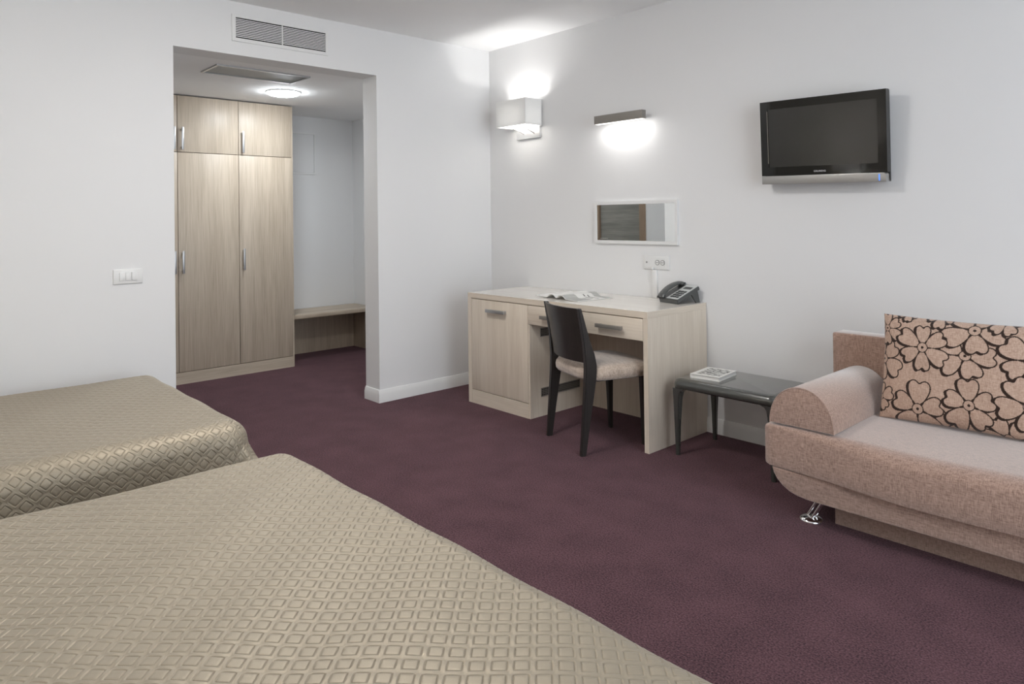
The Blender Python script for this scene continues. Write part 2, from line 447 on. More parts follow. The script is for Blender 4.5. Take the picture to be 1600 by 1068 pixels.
for i, (a, b) in enumerate(cols):
    for (za, zb) in ((0.0945, 1.800), (1.8045, WZ)):
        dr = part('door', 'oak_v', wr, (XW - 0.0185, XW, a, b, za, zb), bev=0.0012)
        hy = a + 0.030 if i < 2 else b - 0.026
        hz = (0.858, 1.034) if za < 1 else (1.820, 1.996)
        bm = bmesh.new()
        box(bm, XW + 0.022, XW + 0.030, hy - 0.0085, hy + 0.0085, hz[0], hz[1], bev=0.0015)
        box(bm, XW, XW + 0.022, hy - 0.006, hy + 0.006, hz[0] + 0.012, hz[0] + 0.024)
        box(bm, XW, XW + 0.022, hy - 0.006, hy + 0.006, hz[1] - 0.024, hz[1] - 0.012)
        link('handle', bm, 'steel', dr)

# hallway: bench
be = thing('bench', (-1.885, -0.46, 0), 'low pale oak bench beside the wardrobe at the end of the hallway', 'bench')
BY0, BY1, BX1 = WY1 + 0.003, HY - 0.002, -1.672
for xa, xb in ((HX + 0.003, -1.962), (-1.958, -1.816), (-1.812, BX1)):
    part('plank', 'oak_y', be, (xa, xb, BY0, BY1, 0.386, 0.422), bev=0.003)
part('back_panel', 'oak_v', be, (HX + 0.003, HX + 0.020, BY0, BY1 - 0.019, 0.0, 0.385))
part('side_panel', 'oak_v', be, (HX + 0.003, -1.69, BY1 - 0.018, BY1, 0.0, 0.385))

# hallway: access panel on the far wall
ap = thing('access_panel', (HX + 0.004, -0.70, 1.70), 'flush white access panel on the hallway wall next to the wardrobe', 'wall panel')
part('panel', 'wall', ap, (HX, HX + 0.006, -0.893, -0.443, 1.718, 2.082))
part('panel_frame', 'trim', ap, (HX, HX + 0.010, -0.905, -0.428, 2.084, 2.098), (HX, HX + 0.010, -0.905, -0.428, 1.700, 1.716),
     (HX, HX + 0.010, -0.441, -0.428, 1.716, 2.084), (HX, HX + 0.010, -0.905, -0.895, 1.716, 2.084))

# hallway: ceiling hatch
ht = thing('ceiling_hatch', (-0.46, -1.675, HALL_Z), 'grey rectangular access hatch in the hallway ceiling', 'ceiling hatch')
hx0, hx1, hy0, hy1 = -0.608, -0.312, -1.992, -1.358
part('hatch_frame', 'steel', ht, (hx0, hx1, hy0, hy0 + .014, HALL_Z - .010, HALL_Z), (hx0, hx1, hy1 - .014, hy1, HALL_Z - .010, HALL_Z),
     (hx0, hx0 + .014, hy0 + .014, hy1 - .014, HALL_Z - .010, HALL_Z), (hx1 - .014, hx1, hy0 + .014, hy1 - .014, HALL_Z - .010, HALL_Z))
part('hatch_panel', 'hatch', ht, (hx0 + .015, hx1 - .015, hy0 + .015, hy1 - .015, HALL_Z - .004, HALL_Z))

# hallway: ceiling lamp
cl = thing('ceiling_light', (-0.985, -1.25, HALL_Z), 'round white flush ceiling light glowing in the hallway', 'ceiling light')
bm = bmesh.new(); lathe(bm, [(0, 0), (0.128, 0), (0.128, -0.008), (0.122, -0.010), (0, -0.010)])
link('base_ring', bm, 'white_pl', cl, local=True)
bm = bmesh.new(); lathe(bm, [(0.121, -0.0105)] + [(0.121 * math.cos(a), -0.0105 - 0.026 * math.sin(a)) for a in [k * math.pi / 2 / 10 for k in range(1, 10)]] + [(0, -0.0365)])
link('diffuser', bm, 'dome', cl, local=True, smooth_angle=80)

# bedroom ceiling lamp (above the frame of the photograph)
rl = thing('room_ceiling_light', (1.75, -2.15, ROOM_Z), 'large round white ceiling light over the middle of the bedroom', 'ceiling light')
bm = bmesh.new(); lathe(bm, [(0, 0), (0.27, 0), (0.27, -0.02), (0.262, -0.024), (0, -0.024)], n=56)
link('base_ring', bm, 'white_pl', rl, local=True)
bm = bmesh.new(); lathe(bm, [(0.258, -0.0245)] + [(0.258 * math.cos(a), -0.0245 - 0.055 * math.sin(a)) for a in [k * math.pi / 2 / 10 for k in range(1, 10)]] + [(0, -0.0795)], n=56)
link('diffuser', bm, 'room_dome', rl, local=True, smooth_angle=80)

# air grille above the opening
ag = thing('air_grille', (0.0, -1.70, 2.41), 'white slatted air conditioning grille above the hallway opening', 'air vent')
GY0, GY1, GZ0, GZ1 = -2.016, -1.391, 2.333, 2.4935
IY0, IY1, IZ0, IZ1 = -1.994, -1.409, 2.3545, 2.4765
GM = -1.703
part('grille_frame', 'white_pl', ag, (0, 0.009, GY0, IY0, GZ0, GZ1), (0, 0.009, IY1, GY1, GZ0, GZ1), (0, 0.009, IY0, IY1, GZ0, IZ0), (0, 0.009, IY0, IY1, IZ1, GZ1))
part('dark_backing', 'dark', ag, (0.0, 0.0015, IY0, IY1, IZ0, IZ1))
part('divider', 'white_pl', ag, (0.0015, 0.0088, GM - 0.0028, GM + 0.0028, IZ0, IZ1))
NS = 11
first = None
for k in range(NS):
    zc = IZ0 + (k + 1) * (IZ1 - IZ0) / (NS + 1)
    for (a, b) in ((IY0 + .0005, GM - 0.003), (GM + 0.003, IY1 - .0005)):
        if first is None:
            bm = bmesh.new(); L2 = (b - a) / 2
            prism(bm, [(0.0016, -0.0002), (0.0085, -0.0030), (0.0085, 0.0024), (0.0016, 0.0012)], 1, -L2, L2)
            first = link('slat', bm, 'white_pl', ag, local=True); s = first; sL = L2
        else:
            s = first.copy(); COL.objects.link(s); s.parent = ag
        s.scale = (1, ((b - a) / 2) / sL, 1)
        s.location = (0, (a + b) / 2 + 1.70, zc - 2.41)

# light switch
ls = thing('light_switch', (0, -2.584, 0.93), 'white triple light switch plate on the wall above the far bed', 'light switch')
part('plate', 'white_pl', ls, (0, 0.009, -2.656, -2.513, 0.931, 1.008), bev=0.003)
for k in range(3):
    a = -2.628 + k * 0.030
    part('rocker', 'white_pl', ls, (0.0092, 0.0125 if k < 2 else 0.0145, a, a + 0.0275, 0.948, 0.992), bev=0.001)

# ------------------------------------------------------------------ desk
dk = thing('desk', (1.166, -0.284, 0), 'pale oak writing desk with a cupboard door and two drawers', 'desk')
dx0, dx1, dy = 0.4077, 1.924, -0.5687
part('desktop', 'oak_top', dk, (dx0, dx1 - 0.0025, dy + 0.0025, -0.003, 0.716, 0.750))
part('edge_band', 'desk_h', dk, (dx0, dx1, dy, dy + 0.0024, 0.716, 0.7497))
part('edge_band', 'desk_y', dk, (dx1 - 0.0024, dx1, dy + 0.0025, -0.003, 0.716, 0.7497))
part('side_panel', 'desk_v', dk, (dx0, dx0 + 0.036, dy, -0.016, 0, 0.7155))
part('side_panel', 'desk_v', dk, (dx1 - 0.029, dx1, dy, -0.003, 0, 0.7155))
part('cupboard_body', 'desk_v', dk, (dx0 + .037, 1.003, dy + .019, dy + .024, 0.70, 0.7155), (1.019, dx1 - .030, dy + .019, dy + .024, 0.70, 0.7155), (1.0035, 1.018, dy + 0.002, -0.016, 0, 0.5905), (dx0 + .037, 1.003, -0.050, -0.030, 0, 0.7155), (dx0 + .037, 1.003, dy + .03, -0.050, 0.08, 0.094))
cd_ = part('cupboard_door', 'desk_v', dk, (0.4475, 1.0010, dy, dy + 0.018, 0.0960, 0.7100), bev=0.001)
part('plinth', 'desk_h', dk, (0.4465, 1.0030, dy, dy + 0.018, 0, 0.0920))
part('back_panel', 'desk_v', dk, (1.0185, dx1 - 0.0295, -0.055, -0.038, 0.0, 0.7155))
dmid = 1.4495
def bar_handle(parent, xa, xb, zc, mat):
    bm = bmesh.new()
    box(bm, xa, xb, dy - 0.034, dy - 0.020, zc - 0.0105, zc + 0.0105, bev=0.0015)
    box(bm, xa + .012, xa + .024, dy - 0.020, dy, zc - 0.008, zc + 0.008)
    box(bm, xb - .024, xb - .012, dy - 0.020, dy, zc - 0.008, zc + 0.008)
    link('handle', bm, mat, parent)
bar_handle(cd_, 0.628, 0.812, 0.646, 'steel')
for (a, b) in ((1.0055, dmid - 0.0015), (dmid + 0.0015, dx1 - 0.031)):
    dr = part('drawer', 'desk_h', dk, (a, b, dy, dy + 0.018, 0.593, 0.7100), bev=0.001)
    part('drawer_box', 'desk_h', dr, (a + .015, b - .015, dy + .0185, -0.10, 0.600, 0.612), (a + .015, a + .027, dy + .0185, -0.10, 0.612, 0.70), (b - .027, b - .015, dy + .0185, -0.10, 0.612, 0.70))
    c = (a + b) / 2
    bar_handle(dr, c - 0.088, c + 0.096, 0.650, 'steel_dark')
def vent(ya, yb, za, zb):
    x = 1.018
    v = part('vent_grille', 'steel_dark', dk, (x, x + 0.003, ya, yb, za, za + .006), (x, x + 0.003, ya, yb, zb - .006, zb),
             (x, x + 0.003, ya, ya + .007, za + .006, zb - .006), (x, x + 0.003, yb - .007, yb, za + .006, zb - .006))
    bars = []
    n = int((yb - ya - .014) / 0.0135)
    for k in range(1, n):
        yc = ya + .007 + k * (yb - ya - .014) / n
        bars.append((x, x + .0024, yc - .0022, yc + .0022, za + .006, zb - .006))
    m = 4
    for k in range(1, m):
        zc = za + .006 + k * (zb - za - .012) / m
        bars.append((x, x + .0022, ya + .007, yb - .007, zc - .0022, zc + .0022))
    part('grid_bars', 'steel_dark', v, *bars)
    part('dark_backing', 'dark', v, (x, x + .0006, ya + .007, yb - .007, za + .006, zb - .006))
vent(-0.474, -0.110, 0.124, 0.178)
vent(-0.474, -0.110, 0.503, 0.558)

# ------------------------------------------------------------------ chair
# local frame: +x to the right of the photo, +y forward (towards the desk); origin between the rear feet
ch = thing('chair', (1.5135, -0.7695, 0), 'dark wooden chair with a beige velvet seat, pushed towards the desk', 'chair', rot=(0, 0, math.atan2(-0.32203, 0.94673)))
post = [(0.775, -0.030, -0.009), (0.70, -0.016, 0.012), (0.60, 0.000, 0.040), (0.53, 0.006, 0.066), (0.47, 0.010, 0.078), (0.42, 0.009, 0.077),
        (0.34, 0.004, 0.064), (0.20, -0.006, 0.040), (0.08, -0.016, 0.021), (0.0, -0.023, 0.009)]   # z, rear edge, front edge
for s in (-1, 1):
    rings = []
    for z, b0, b1 in post:
        top = max(0.0, (z - 0.45) / 0.33)
        lo = 0.182 - 0.002 * top; hi = 0.213 - 0.006 * top
        if z < 0.3: lo += 0.002 * (0.3 - z) / 0.3; hi -= 0.004 * (0.3 - z) / 0.3
        xs = (s * lo, s * hi)
        rings.append([(xs[0], b0, z), (xs[1], b0, z), (xs[1], b1, z), (xs[0], b1, z)])
    bm = bmesh.new(); loft(bm, rings)
    bmesh.ops.bevel(bm, geom=[e for e in bm.edges if abs(e.verts[0].co.z - e.verts[1].co.z) > 0.02], offset=0.004, segments=2, affect='EDGES')
    link('rear_leg', bm, 'wenge', ch, local=True)
    rings = []
    for z, h in ((0.0, 0.011), (0.20, 0.015), (0.386, 0.019)):
        cx, cy = s * (0.180 - 0.004 * (1 - z / 0.386)), 0.388 + 0.004 * (1 - z / 0.386)
        rings.append([(cx - h, cy - h, z), (cx + h, cy - h, z), (cx + h, cy + h, z), (cx - h, cy + h, z)])
    bm = bmesh.new(); loft(bm, rings)
    bmesh.ops.bevel(bm, geom=[e for e in bm.edges if abs(e.verts[0].co.z - e.verts[1].co.z) > 0.02], offset=0.003, segments=2, affect='EDGES')
    link('front_leg', bm, 'wenge', ch, local=True)
# curved backrest board between the posts
bm = bmesh.new(); rings = []
NSX = 18
for i in range(NSX + 1):
    u = -1 + 2 * i / NSX
    x = u * 0.196
    bow = -0.040 * (1 - u * u)
    ring = []
    rows = [(0.484 + 0.012 * 0, 0.030), (0.56, 0.020), (0.66, 0.003), (0.775, -0.020)]
    for z, y in rows: ring.append((x, y + bow - 0.006, z))
    for z, y in reversed(rows): ring.append((x, y + bow + 0.006, z))
    rings.append(ring)
loft(bm, rings)
link('backrest', bm, 'wenge', ch, local=True)
# seat rail under the pad
part('seat_rail', 'wenge', ch, (-0.165, 0.165, 0.085, 0.102, 0.374, 0.386), (-0.160, 0.160, 0.372, 0.388, 0.374, 0.386), (-0.172, -0.156, 0.102, 0.368, 0.374, 0.386),
     (0.156, 0.172, 0.102, 0.368, 0.374, 0.386), local=True)
# upholstered pad: rounded-square outline swept through a puffed profile
def pad(bm, outline_fn, prof, n=72):
    rings = []
    for inset, z in prof:
        rings.append([(*outline_fn(2 * math.pi * k / n, inset), z) for k in range(n)])
    loft(bm, rings)
def seat_outline(a, inset):
    c, s = math.cos(a), math.sin(a)
    p = 4.5
    r = (abs(c) ** p + abs(s) ** p) ** (-1 / p)
    hw = 0.226 + 0.004 * s; hd = 0.214
    x = r * c * hw * (1 - inset / 0.2); y = 0.226 + r * s * hd * (1 - inset / 0.2)
    return x, y
bm = bmesh.new()
pad(bm, seat_outline, [(0.02, 0.3865), (0.006, 0.388), (0.0, 0.398), (-0.002, 0.420), (0.002, 0.440), (0.010, 0.453), (0.025, 0.461), (0.05, 0.465), (0.10, 0.468), (0.16, 0.470), (0.195, 0.470)])
# keep the pad clear of the posts
for v in bm.verts:
    if v.co.y < 0.085 and abs(v.co.x) > 0.150:
        v.co.x = math.copysign(min(abs(v.co.x), 0.184), v.co.x) if v.co.y < 0.08 else v.co.x
link('seat_pad', bm, 'velvet', ch, local=True, smooth_angle=60)

# ------------------------------------------------------------------ side table
st = thing('side_table', (2.30, -0.285, 0), 'low dark grey lacquered side table between the desk and the sofa', 'side table')
TX0, TX1, TY0, TY1, TZ = 2.012, 2.588, -0.487, -0.085, 0.405
bm = bmesh.new()
def rr(x0, x1, y0, y1, r, n=6):
    pts = []
    for cx, cy, a0 in ((x1 - r, y1 - r, 0), (x0 + r, y1 - r, 90), (x0 + r, y0 + r, 180), (x1 - r, y0 + r, 270)):
        for k in range(n + 1):
            a = math.radians(a0 + 90 * k / n); pts.append((cx + r * math.cos(a), cy + r * math.sin(a)))
    return pts
prof = [(0.034, TZ - 0.052), (0.006, TZ - 0.052), (0.001, TZ - 0.044), (0.0, TZ - 0.035), (0.002, TZ - 0.022), (0.009, TZ - 0.010), (0.019, TZ - 0.003), (0.032, TZ)]
rings = []
for ins, z in prof:
    rings.append([(x, y, z) for x, y in rr(TX0 + ins, TX1 - ins, TY0 + ins, TY1 - ins, 0.038 - 0.6 * ins)])
loft(bm, rings)
link('tabletop', bm, 'table', st, smooth_angle=60)
for sx in (0, 1):
    for sy in (0, 1):
        rings = []
        for z, hw, off in ((0.0, 0.010, 0.008), (0.15, 0.013, 0.005), (0.30, 0.019, 0.001), (0.330, 0.022, 0.0), (0.345, 0.028, 0.0), (0.354, 0.038, 0.0)):
            cx = TX0 + 0.004 + off + hw if sx == 0 else TX1 - 0.004 - off - hw
            cy = TY0 + 0.004 + off + hw if sy == 0 else TY1 - 0.004 - off - hw
            rings.append([(cx + hw * a, cy + hw * b, z) for a, b in ((-1, -1), (1, -1), (1, 1), (-1, 1))])
        bm = bmesh.new(); loft(bm, rings)
        bmesh.ops.bevel(bm, geom=[e for e in bm.edges if abs(e.verts[0].co.z - e.verts[1].co.z) > 0.01], offset=0.004, segments=2, affect='EDGES')
        link('leg', bm, 'table', st)

# book on the side table
bk = thing('book', (2.150, -0.300, TZ), 'small white book with a patterned cover lying on the side table', 'book', rot=(0, 0, math.radians(6)))
BW, BD = 0.082, 0.105
part('cover', 'paper', bk, (-BW, BW, -BD, BD, 0.0, 0.0022), (-BW, BW, -BD, BD, 0.0188, 0.021), (-BW, -BW + 0.0022, -BD, BD, 0.0022, 0.0188), local=True)
part('pages', 'paper', bk, (-BW + 0.0024, BW - 0.004, -BD + 0.004, BD - 0.004, 0.0023, 0.0187), local=True)
part('cover_picture', 'cover_print', bk, (-BW + 0.024, BW - 0.014, -BD + 0.024, BD - 0.020, 0.0210, 0.0213), local=True)

# ------------------------------------------------------------------ things on the desk
mg = thing('magazine', (1.165, -0.315, 0.750), 'open magazine with grey printed pages lying on the desk', 'magazine', rot=(0, 0, math.radians(-5)))
def page(sgn, zoff, name, mat, parent, w=0.20, dep=0.15, hump=0.022, thick=0.0025):
    bm = bmesh.new(); rings = []
    N = 14
    for i in range(N + 1):
        u = i / N
        x = sgn * (0.002 + u * w)
        z = zoff + hump * (math.sin(min(1.0, u * 2.4) * math.pi) ** 0.8 if u * 2.4 <= 1 else 0) * 0.9 + 0.006 * (1 - u) + (0.010 * u * u if sgn < 0 else 0.0)
        rings.append([(x, -dep, z), (x, dep, z), (x, dep, z + thick), (x, -dep, z + thick)])
    loft(bm, rings)
    return link(name, bm, mat, parent, local=True, smooth_angle=50)
lp = page(-1, 0.0008, 'left_pages', 'paper', mg)
rp = page(1, 0.0008, 'right_pages', 'paper', mg)
def page_block(parent, u0, u1, v0, v1, mat, lift, w=0.20, dep=0.15, hump=0.022, thick=0.0025):
    bm = bmesh.new(); rings = []
    N = 12
    for i in range(N + 1):
        u = u0 + (u1 - u0) * i / N
        x = 0.002 + u * w
        z = 0.0008 + hump * (math.sin(min(1.0, u * 2.4) * math.pi) ** 0.8 if u * 2.4 <= 1 else 0) * 0.9 + 0.006 * (1 - u) + thick + lift
        rings.append([(x, v0 * dep, z), (x, v1 * dep, z), (x, v1 * dep, z + 0.0002), (x, v0 * dep, z + 0.0002)])
    loft(bm, rings)
    link('printed_block', bm, mat, parent, local=True, smooth_angle=50)
page_block(rp, 0.10, 0.94, -0.97, -0.30, 'print_grey', 0.0002)
page_block(rp, 0.10, 0.94, 0.62, 0.97, 'print_grey', 0.0002)
page_block(rp, 0.55, 0.90, -0.25, -0.10, 'print_grey', 0.0002)
page_block(rp, 0.30, 0.75, 0.10, 0.16, 'print_dark', 0.0002)
page_block(rp, 0.35, 0.85, 0.30, 0.35, 'print_dark', 0.0002)

ph = thing('telephone', (1.800, -0.090, 0.750), 'dark grey desk telephone with its handset on the cradle', 'telephone', rot=(0, 0, math.radians(-16)))
# wedge body, local: x right, y back
tilt = math.radians(24)
def tp(x, s, n):      # on the tilted deck: s up the slope from the front edge, n above it
    return (x, -0.085 + s * math.cos(tilt) - n * math.sin(tilt), 0.016 + s * math.sin(tilt) + n * math.cos(tilt))
def tbox(bm, x0, x1, s0, s1, n0, n1, bev=0.0):
    v = [bm.verts.new(tp(x, s, n)) for n in (n0, n1) for s in (s0, s1) for x in (x0, x1)]
    fs = [(0, 1, 3, 2), (4, 6, 7, 5), (0, 4, 5, 1), (2, 3, 7, 6), (0, 2, 6, 4), (1, 5, 7, 3)]
    faces = [bm.faces.new([v[i] for i in f]) for f in fs]
    bmesh.ops.recalc_face_normals(bm, faces=faces)
    if bev: bmesh.ops.bevel(bm, geom=list({e for f in faces for e in f.edges}), offset=bev, segments=2, affect='EDGES')
bm = bmesh.new(); tbox(bm, -0.085, 0.085, 0, 0.178, -0.012, 0.010, 0.003); link('body', bm, 'phone', ph, local=True)
bm = bmesh.new(); tbox(bm, -0.018, 0.083, 0.006, 0.174, 0.0102, 0.0125, 0.001); link('face_plate', bm, 'phone_lt', ph, local=True)
for r in range(4):
    for c in range(3):
        bm = bmesh.new(); tbox(bm, 0.000 + c * 0.025, 0.019 + c * 0.025, 0.022 + r * 0.021, 0.036 + r * 0.021, 0.0126, 0.0160, 0.001)
        link('key', bm, 'phone_key', ph, local=True)
bm = bmesh.new(); tbox(bm, 0.002, 0.066, 0.125, 0.150, 0.0126, 0.0140, 0.0005); link('display', bm, 'phone_key', ph, local=True)
for s in (-1, 1):
    bm = bmesh.new()
    pts = [tp(s * 0.07, 0.115, -0.012), tp(s * 0.07, 0.165, -0.012), (s * 0.07, 0.088, 0.0), (s * 0.07, 0.062, 0.0)]
    prism(bm, [(p[1], p[2]) for p in pts], 0, s * 0.07 - 0.006, s * 0.07 + 0.006)
    link('stand_leg', bm, 'phone', ph, local=True)
bm = bmesh.new(); box(bm, -0.080, 0.080, -0.083, -0.070, 0.0, 0.016, bev=0.002); link('front_foot', bm, 'phone', ph, local=True)
# handset: arched bar with two ends
bm = bmesh.new(); rings = []
for i in range(17):
    u = i / 16; s = -0.008 + u * 0.19
    e = abs(2 * u - 1)
    n_low = 0.012 + (0.022 * (1 - e ** 3) if 0.16 < u < 0.84 else 0.0)
    n_hi = 0.030 + 0.022 * (1 - e ** 2.2)
    if i in (0, 16): n_low += 0.004; n_hi -= 0.006
    x0, x1 = (-0.082, -0.030)
    ring = [tp(x0 + .004, s, n_low), tp(x1 - .004, s, n_low), tp(x1, s, n_low + .006), tp(x1, s, n_hi - .010), tp(x1 - .010, s, n_hi - .001), tp(x0 + .010, s, n_hi - .001), tp(x0, s, n_hi - .010), tp(x0, s, n_low + .006)]
    rings.append(ring)
loft(bm, rings); link('handset', bm, 'phone', ph, local=True, smooth_angle=50)

# ------------------------------------------------------------------ on the right wall
mr = thing('wall_mirror', (1.4165, 0, 1.083), 'small horizontal mirror in a slim white frame above the desk', 'mirror')
mx0, mx1, mz0, mz1 = 1.089, 1.743, 1.083, 1.358
part('frame', 'white_pl', mr, (mx0, mx1, -0.020, 0, mz0, mz0 + .021), (mx0, mx1, -0.020, 0, mz1 - .021, mz1), (mx0, mx0 + .018, -0.020, 0, mz0 + .021, mz1 - .021),
     (mx1 - .018, mx1, -0.020, 0, mz0 + .021, mz1 - .021))
part('mirror_glass', 'mirror', mr, (mx0 + .0185, mx1 - .0185, -0.0165, -0.004, mz0 + .0215, mz1 - .0215))

pl = thing('picture_light', (1.36, 0, 1.89), 'slim bronze-grey bar light on the wall above the mirror', 'wall light')
part('housing', 'steel_dark', pl, (1.165, 1.553, -0.100, -0.060, 1.864, 1.917), bev=0.002)
part('bracket', 'steel_dark', pl, (1.30, 1.42, -0.060, 0, 1.875, 1.905))
part('diffuser', 'led_strip', pl, (1.172, 1.546, -0.095, -0.064, 1.8615, 1.8638))
area_light('picture_light_beam', (0.0, -0.084, -0.034), (0.36, 0.02), P_BAR, (1.0, 0.985, 0.96), (0, 0.40, -1), parent=pl)

def sconce(name, base, label, power, rotz=0.0):
    t = thing(name, base, label, 'wall lamp', rot=(0, 0, rotz))
    # local: x along wall, y towards the wall (+), origin on the wall at plate bottom centre
    part('wall_plate', 'alu', t, (-0.123, 0.123, -0.022, 0, 0.0, 0.088), bev=0.002, local=True)
    x0, x1, ya, yb, z0, z1 = -0.165, 0.145, -0.187, -0.020, 0.082, 0.270
    th = 0.004
    part('shade', 'shade', t, (x0, x1, ya, ya + th, z0, z1), (x0, x1, yb - th, yb, z0, z1), (x0, x0 + th, ya + th, yb - th, z0, z1), (x1 - th, x1, ya + th, yb - th, z0, z1), local=True)
    part('bottom_diffuser', 'shade_thin', t, (x0 + th, x1 - th, ya + th, yb - th, z0 + 0.003, z0 + 0.005), local=True)
    for xx in (-0.06, 0.05):
        bm = bmesh.new()
        tube(bm, [(xx + 0.02, -0.022, 0.035), (xx + 0.01, -0.05, 0.05), (xx, -0.08, 0.064), (xx - 0.004, -0.105, 0.070), (xx - 0.004, -0.108, 0.076), (xx - .004, -0.108, 0.0845)], 0.005)
        link('arm', bm, 'chrome', t, local=True)
        bm = bmesh.new(); tube(bm, [(xx - .004, -0.108, 0.0875), (xx - .004, -0.108, 0.102)], 0.012, 14)
        link('lamp_holder', bm, 'white_pl', t, local=True)
    for xx in (-0.064, 0.046):
        pt = bpy.data.lights.new(name + '_bulb_light', 'POINT'); pt.energy = power * 0.5; pt.color = (1.0, 0.985, 0.97); pt.shadow_soft_size = 0.026
        lo = bpy.data.objects.new(name + '_bulb_light', pt); COL.objects.link(lo); lo.parent = t; lo.location = (xx, -0.108, 0.140)
    return t
sconce('wall_sconce', (0.455, 0, 1.842), 'white box-shaded wall lamp glowing near the room corner', P_SCONCE)
sconce('wall_sconce', (0.92, ROOM_Y, 0.98), 'white box-shaded wall lamp over the headboard of the farther bed', P_BED_AND_FILL, math.pi)
sconce('wall_sconce', (2.10, ROOM_Y, 0.98), 'unseen white box-shaded lamp added for fill light over the headboard of the nearest bed, on the farther-bed side', P_BED_AND_FILL, math.pi)  # added out-of-view lamp, fills the desk and sofa fronts
sconce('wall_sconce', (3.60, ROOM_Y, 0.98), 'unseen white box-shaded lamp added for fill light over the headboard of the nearest bed, on the window side', P_BED_AND_FILL, math.pi)  # its added twin, also unseen and for fill light

so = thing('wall_socket', (1.578, 0, 0.928), 'white wide wall socket plate under the mirror', 'socket')
part('plate', 'white_pl', so, (1.482, 1.674, -0.009, 0, 0.928, 1.012), bev=0.003)
part('insert', 'white_pl', so, (1.493, 1.645, -0.0105, -0.0095, 0.942, 0.998))
for xx in (1.589, 1.628):
    bm = bmesh.new(); tube(bm, [(xx, -0.0106, 0.971), (xx, -0.0135, 0.971)], 0.0165, 24); s = link('outlet', bm, 'grey_pl', so)
    bm = bmesh.new(); tube(bm, [(xx, -0.0136, 0.971), (xx, -0.0142, 0.971)], 0.0125, 24); link('outlet_cup', bm, 'white_pl', s)
    for q in (-0.0055, 0.0055):
        bm = bmesh.new(); tube(bm, [(xx + q, -0.0143, 0.971), (xx + q, -0.0146, 0.971)], 0.003, 10); link('pin_hole', bm, 'dark', s)
bm = bmesh.new(); tube(bm, [(1.508, -0.0106, 0.971), (1.508, -0.014, 0.971)], 0.0055, 16); link('jack', bm, 'grey_pl', so)
bm = bmesh.new(); box(bm, 1.548, 1.584, -0.016, 0, 0.7505, 0.926, bev=0.002)
o = link('cable_duct', bm, 'white_pl'); tag(o, 'narrow white vertical cable duct running from the socket down to the desk', 'cable duct')
bm = bmesh.new(); tube(bm, [(1.556, -0.008, 0.920), (1.556, -0.017, 0.927), (1.556, -0.019, 0.935)], 0.004, 8); box(bm, 1.549, 1.563, -0.025, -0.0095, 0.928, 0.941, bev=0.002)
o = link('phone_plug', bm, 'white_pl'); tag(o, 'tiny white phone plug in the lower edge of the socket plate', 'plug')

# television
tv = thing('television', (2.646, -0.095, 1.6305), 'black flat television with a silver lower strip, tilted on the wall', 'television', rot=(math.radians(4.3), math.radians(1.2), 0))
hw, hh = 0.3135, 0.2165
sx, sb, stp = 0.2735, -0.128, 0.176
part('bezel', 'black_gl', tv, (-hw, -sx, -0.006, 0.030, -hh + .044, hh), (sx, hw, -0.006, 0.030, -hh + .044, hh), (-sx, sx, -0.006, 0.030, stp, hh), (-sx, sx, -0.006, 0.030, -hh + .044, sb), local=True)
part('screen', 'screen', tv, (-sx, sx, -0.002, 0.010, sb, stp), local=True)
part('back_housing', 'black_mt', tv, (-hw + .002, hw - .002, 0.0305, 0.045, -hh, hh - .002), (-0.25, 0.25, 0.045, 0.070, -0.17, 0.15), local=True)
bm = bmesh.new()
pts = [(-hw + .003, -hh), (hw - .003, -hh), (hw - .005, -hh + .02)] + [(hw - .017 + .012 * math.cos(a), -hh + .031 + .012 * math.sin(a)) for a in [k * math.pi / 2 / 6 for k in range(7)]] + [(-hw + .003, -hh + .043)]
prism(bm, pts, 1, -0.014, 0.030, bev=0.002); link('silver_strip', bm, 'tv_silver', tv, local=True)
part('power_light', 'led', tv, (hw - .036, hw - .031, -0.0148, -0.0141, -hh + .006, -hh + .036), local=True)
part('screen_lip', 'steel_dark', tv, (-sx - .0022, -sx, -0.0068, -0.0061, sb + .02, stp - .01), local=True)
cu = bpy.data.curves.new('brand_lettering', 'FONT'); cu.body = 'GRUNDIG'; cu.size = 0.0125; cu.align_x = 'CENTER'; cu.extrude = 0.0002; cu.space_character = 1.1
to = bpy.data.objects.new('lettering_source', cu); COL.objects.link(to)
bpy.context.view_layer.update()
lme = bpy.data.meshes.new_from_object(to.evaluated_get(bpy.context.evaluated_depsgraph_get()))
bpy.data.objects.remove(to, do_unlink=True)
to = bpy.data.objects.new('brand_lettering', lme); COL.objects.link(to); to.parent = tv; lme.materials.clear()
to.location = (-0.004, -0.0063, -hh + 0.057); to.rotation_euler = (math.pi / 2, 0, 0); lme.materials.append(M['logo'])
bm = bmesh.new(); box(bm, -0.10, 0.10, 0.055, 0.094, -0.08, 0.08)
for v in bm.verts:
    v.co.y = 0.0705 if v.co.y < 0.07 else 0.0945 + math.tan(math.radians(4.3)) * v.co.z - 0.0015
link('wall_mount', bm, 'black_mt', tv, local=True)

# ------------------------------------------------------------------ sofa
sf = thing('sofa', (3.70, -0.48, 0), 'pinkish beige fabric sofa with half-round bolster arms', 'sofa')
SX0, SX1 = 2.725, 4.66
def mx(x): return SX0 + SX1 - x
# frame with rounded lower corners
pf = [(2.757, 0.2155), (2.764, 0.193), (2.778, 0.170), (2.801, 0.148), (2.830, 0.131), (2.863, 0.121), (2.900, 0.1165), (2.935, 0.1155)]
outline = pf + [(mx(x), z) for x, z in reversed(pf)]
bm = bmesh.new(); prism(bm, outline, 1, -0.848, -0.14, bev=0.004)
link('frame', bm, 'sofa', sf, smooth_angle=50)
part('plinth', 'sofa', sf, (2.957, mx(2.957), -0.718, -0.20, 0.0, 0.1150), bev=0.004)
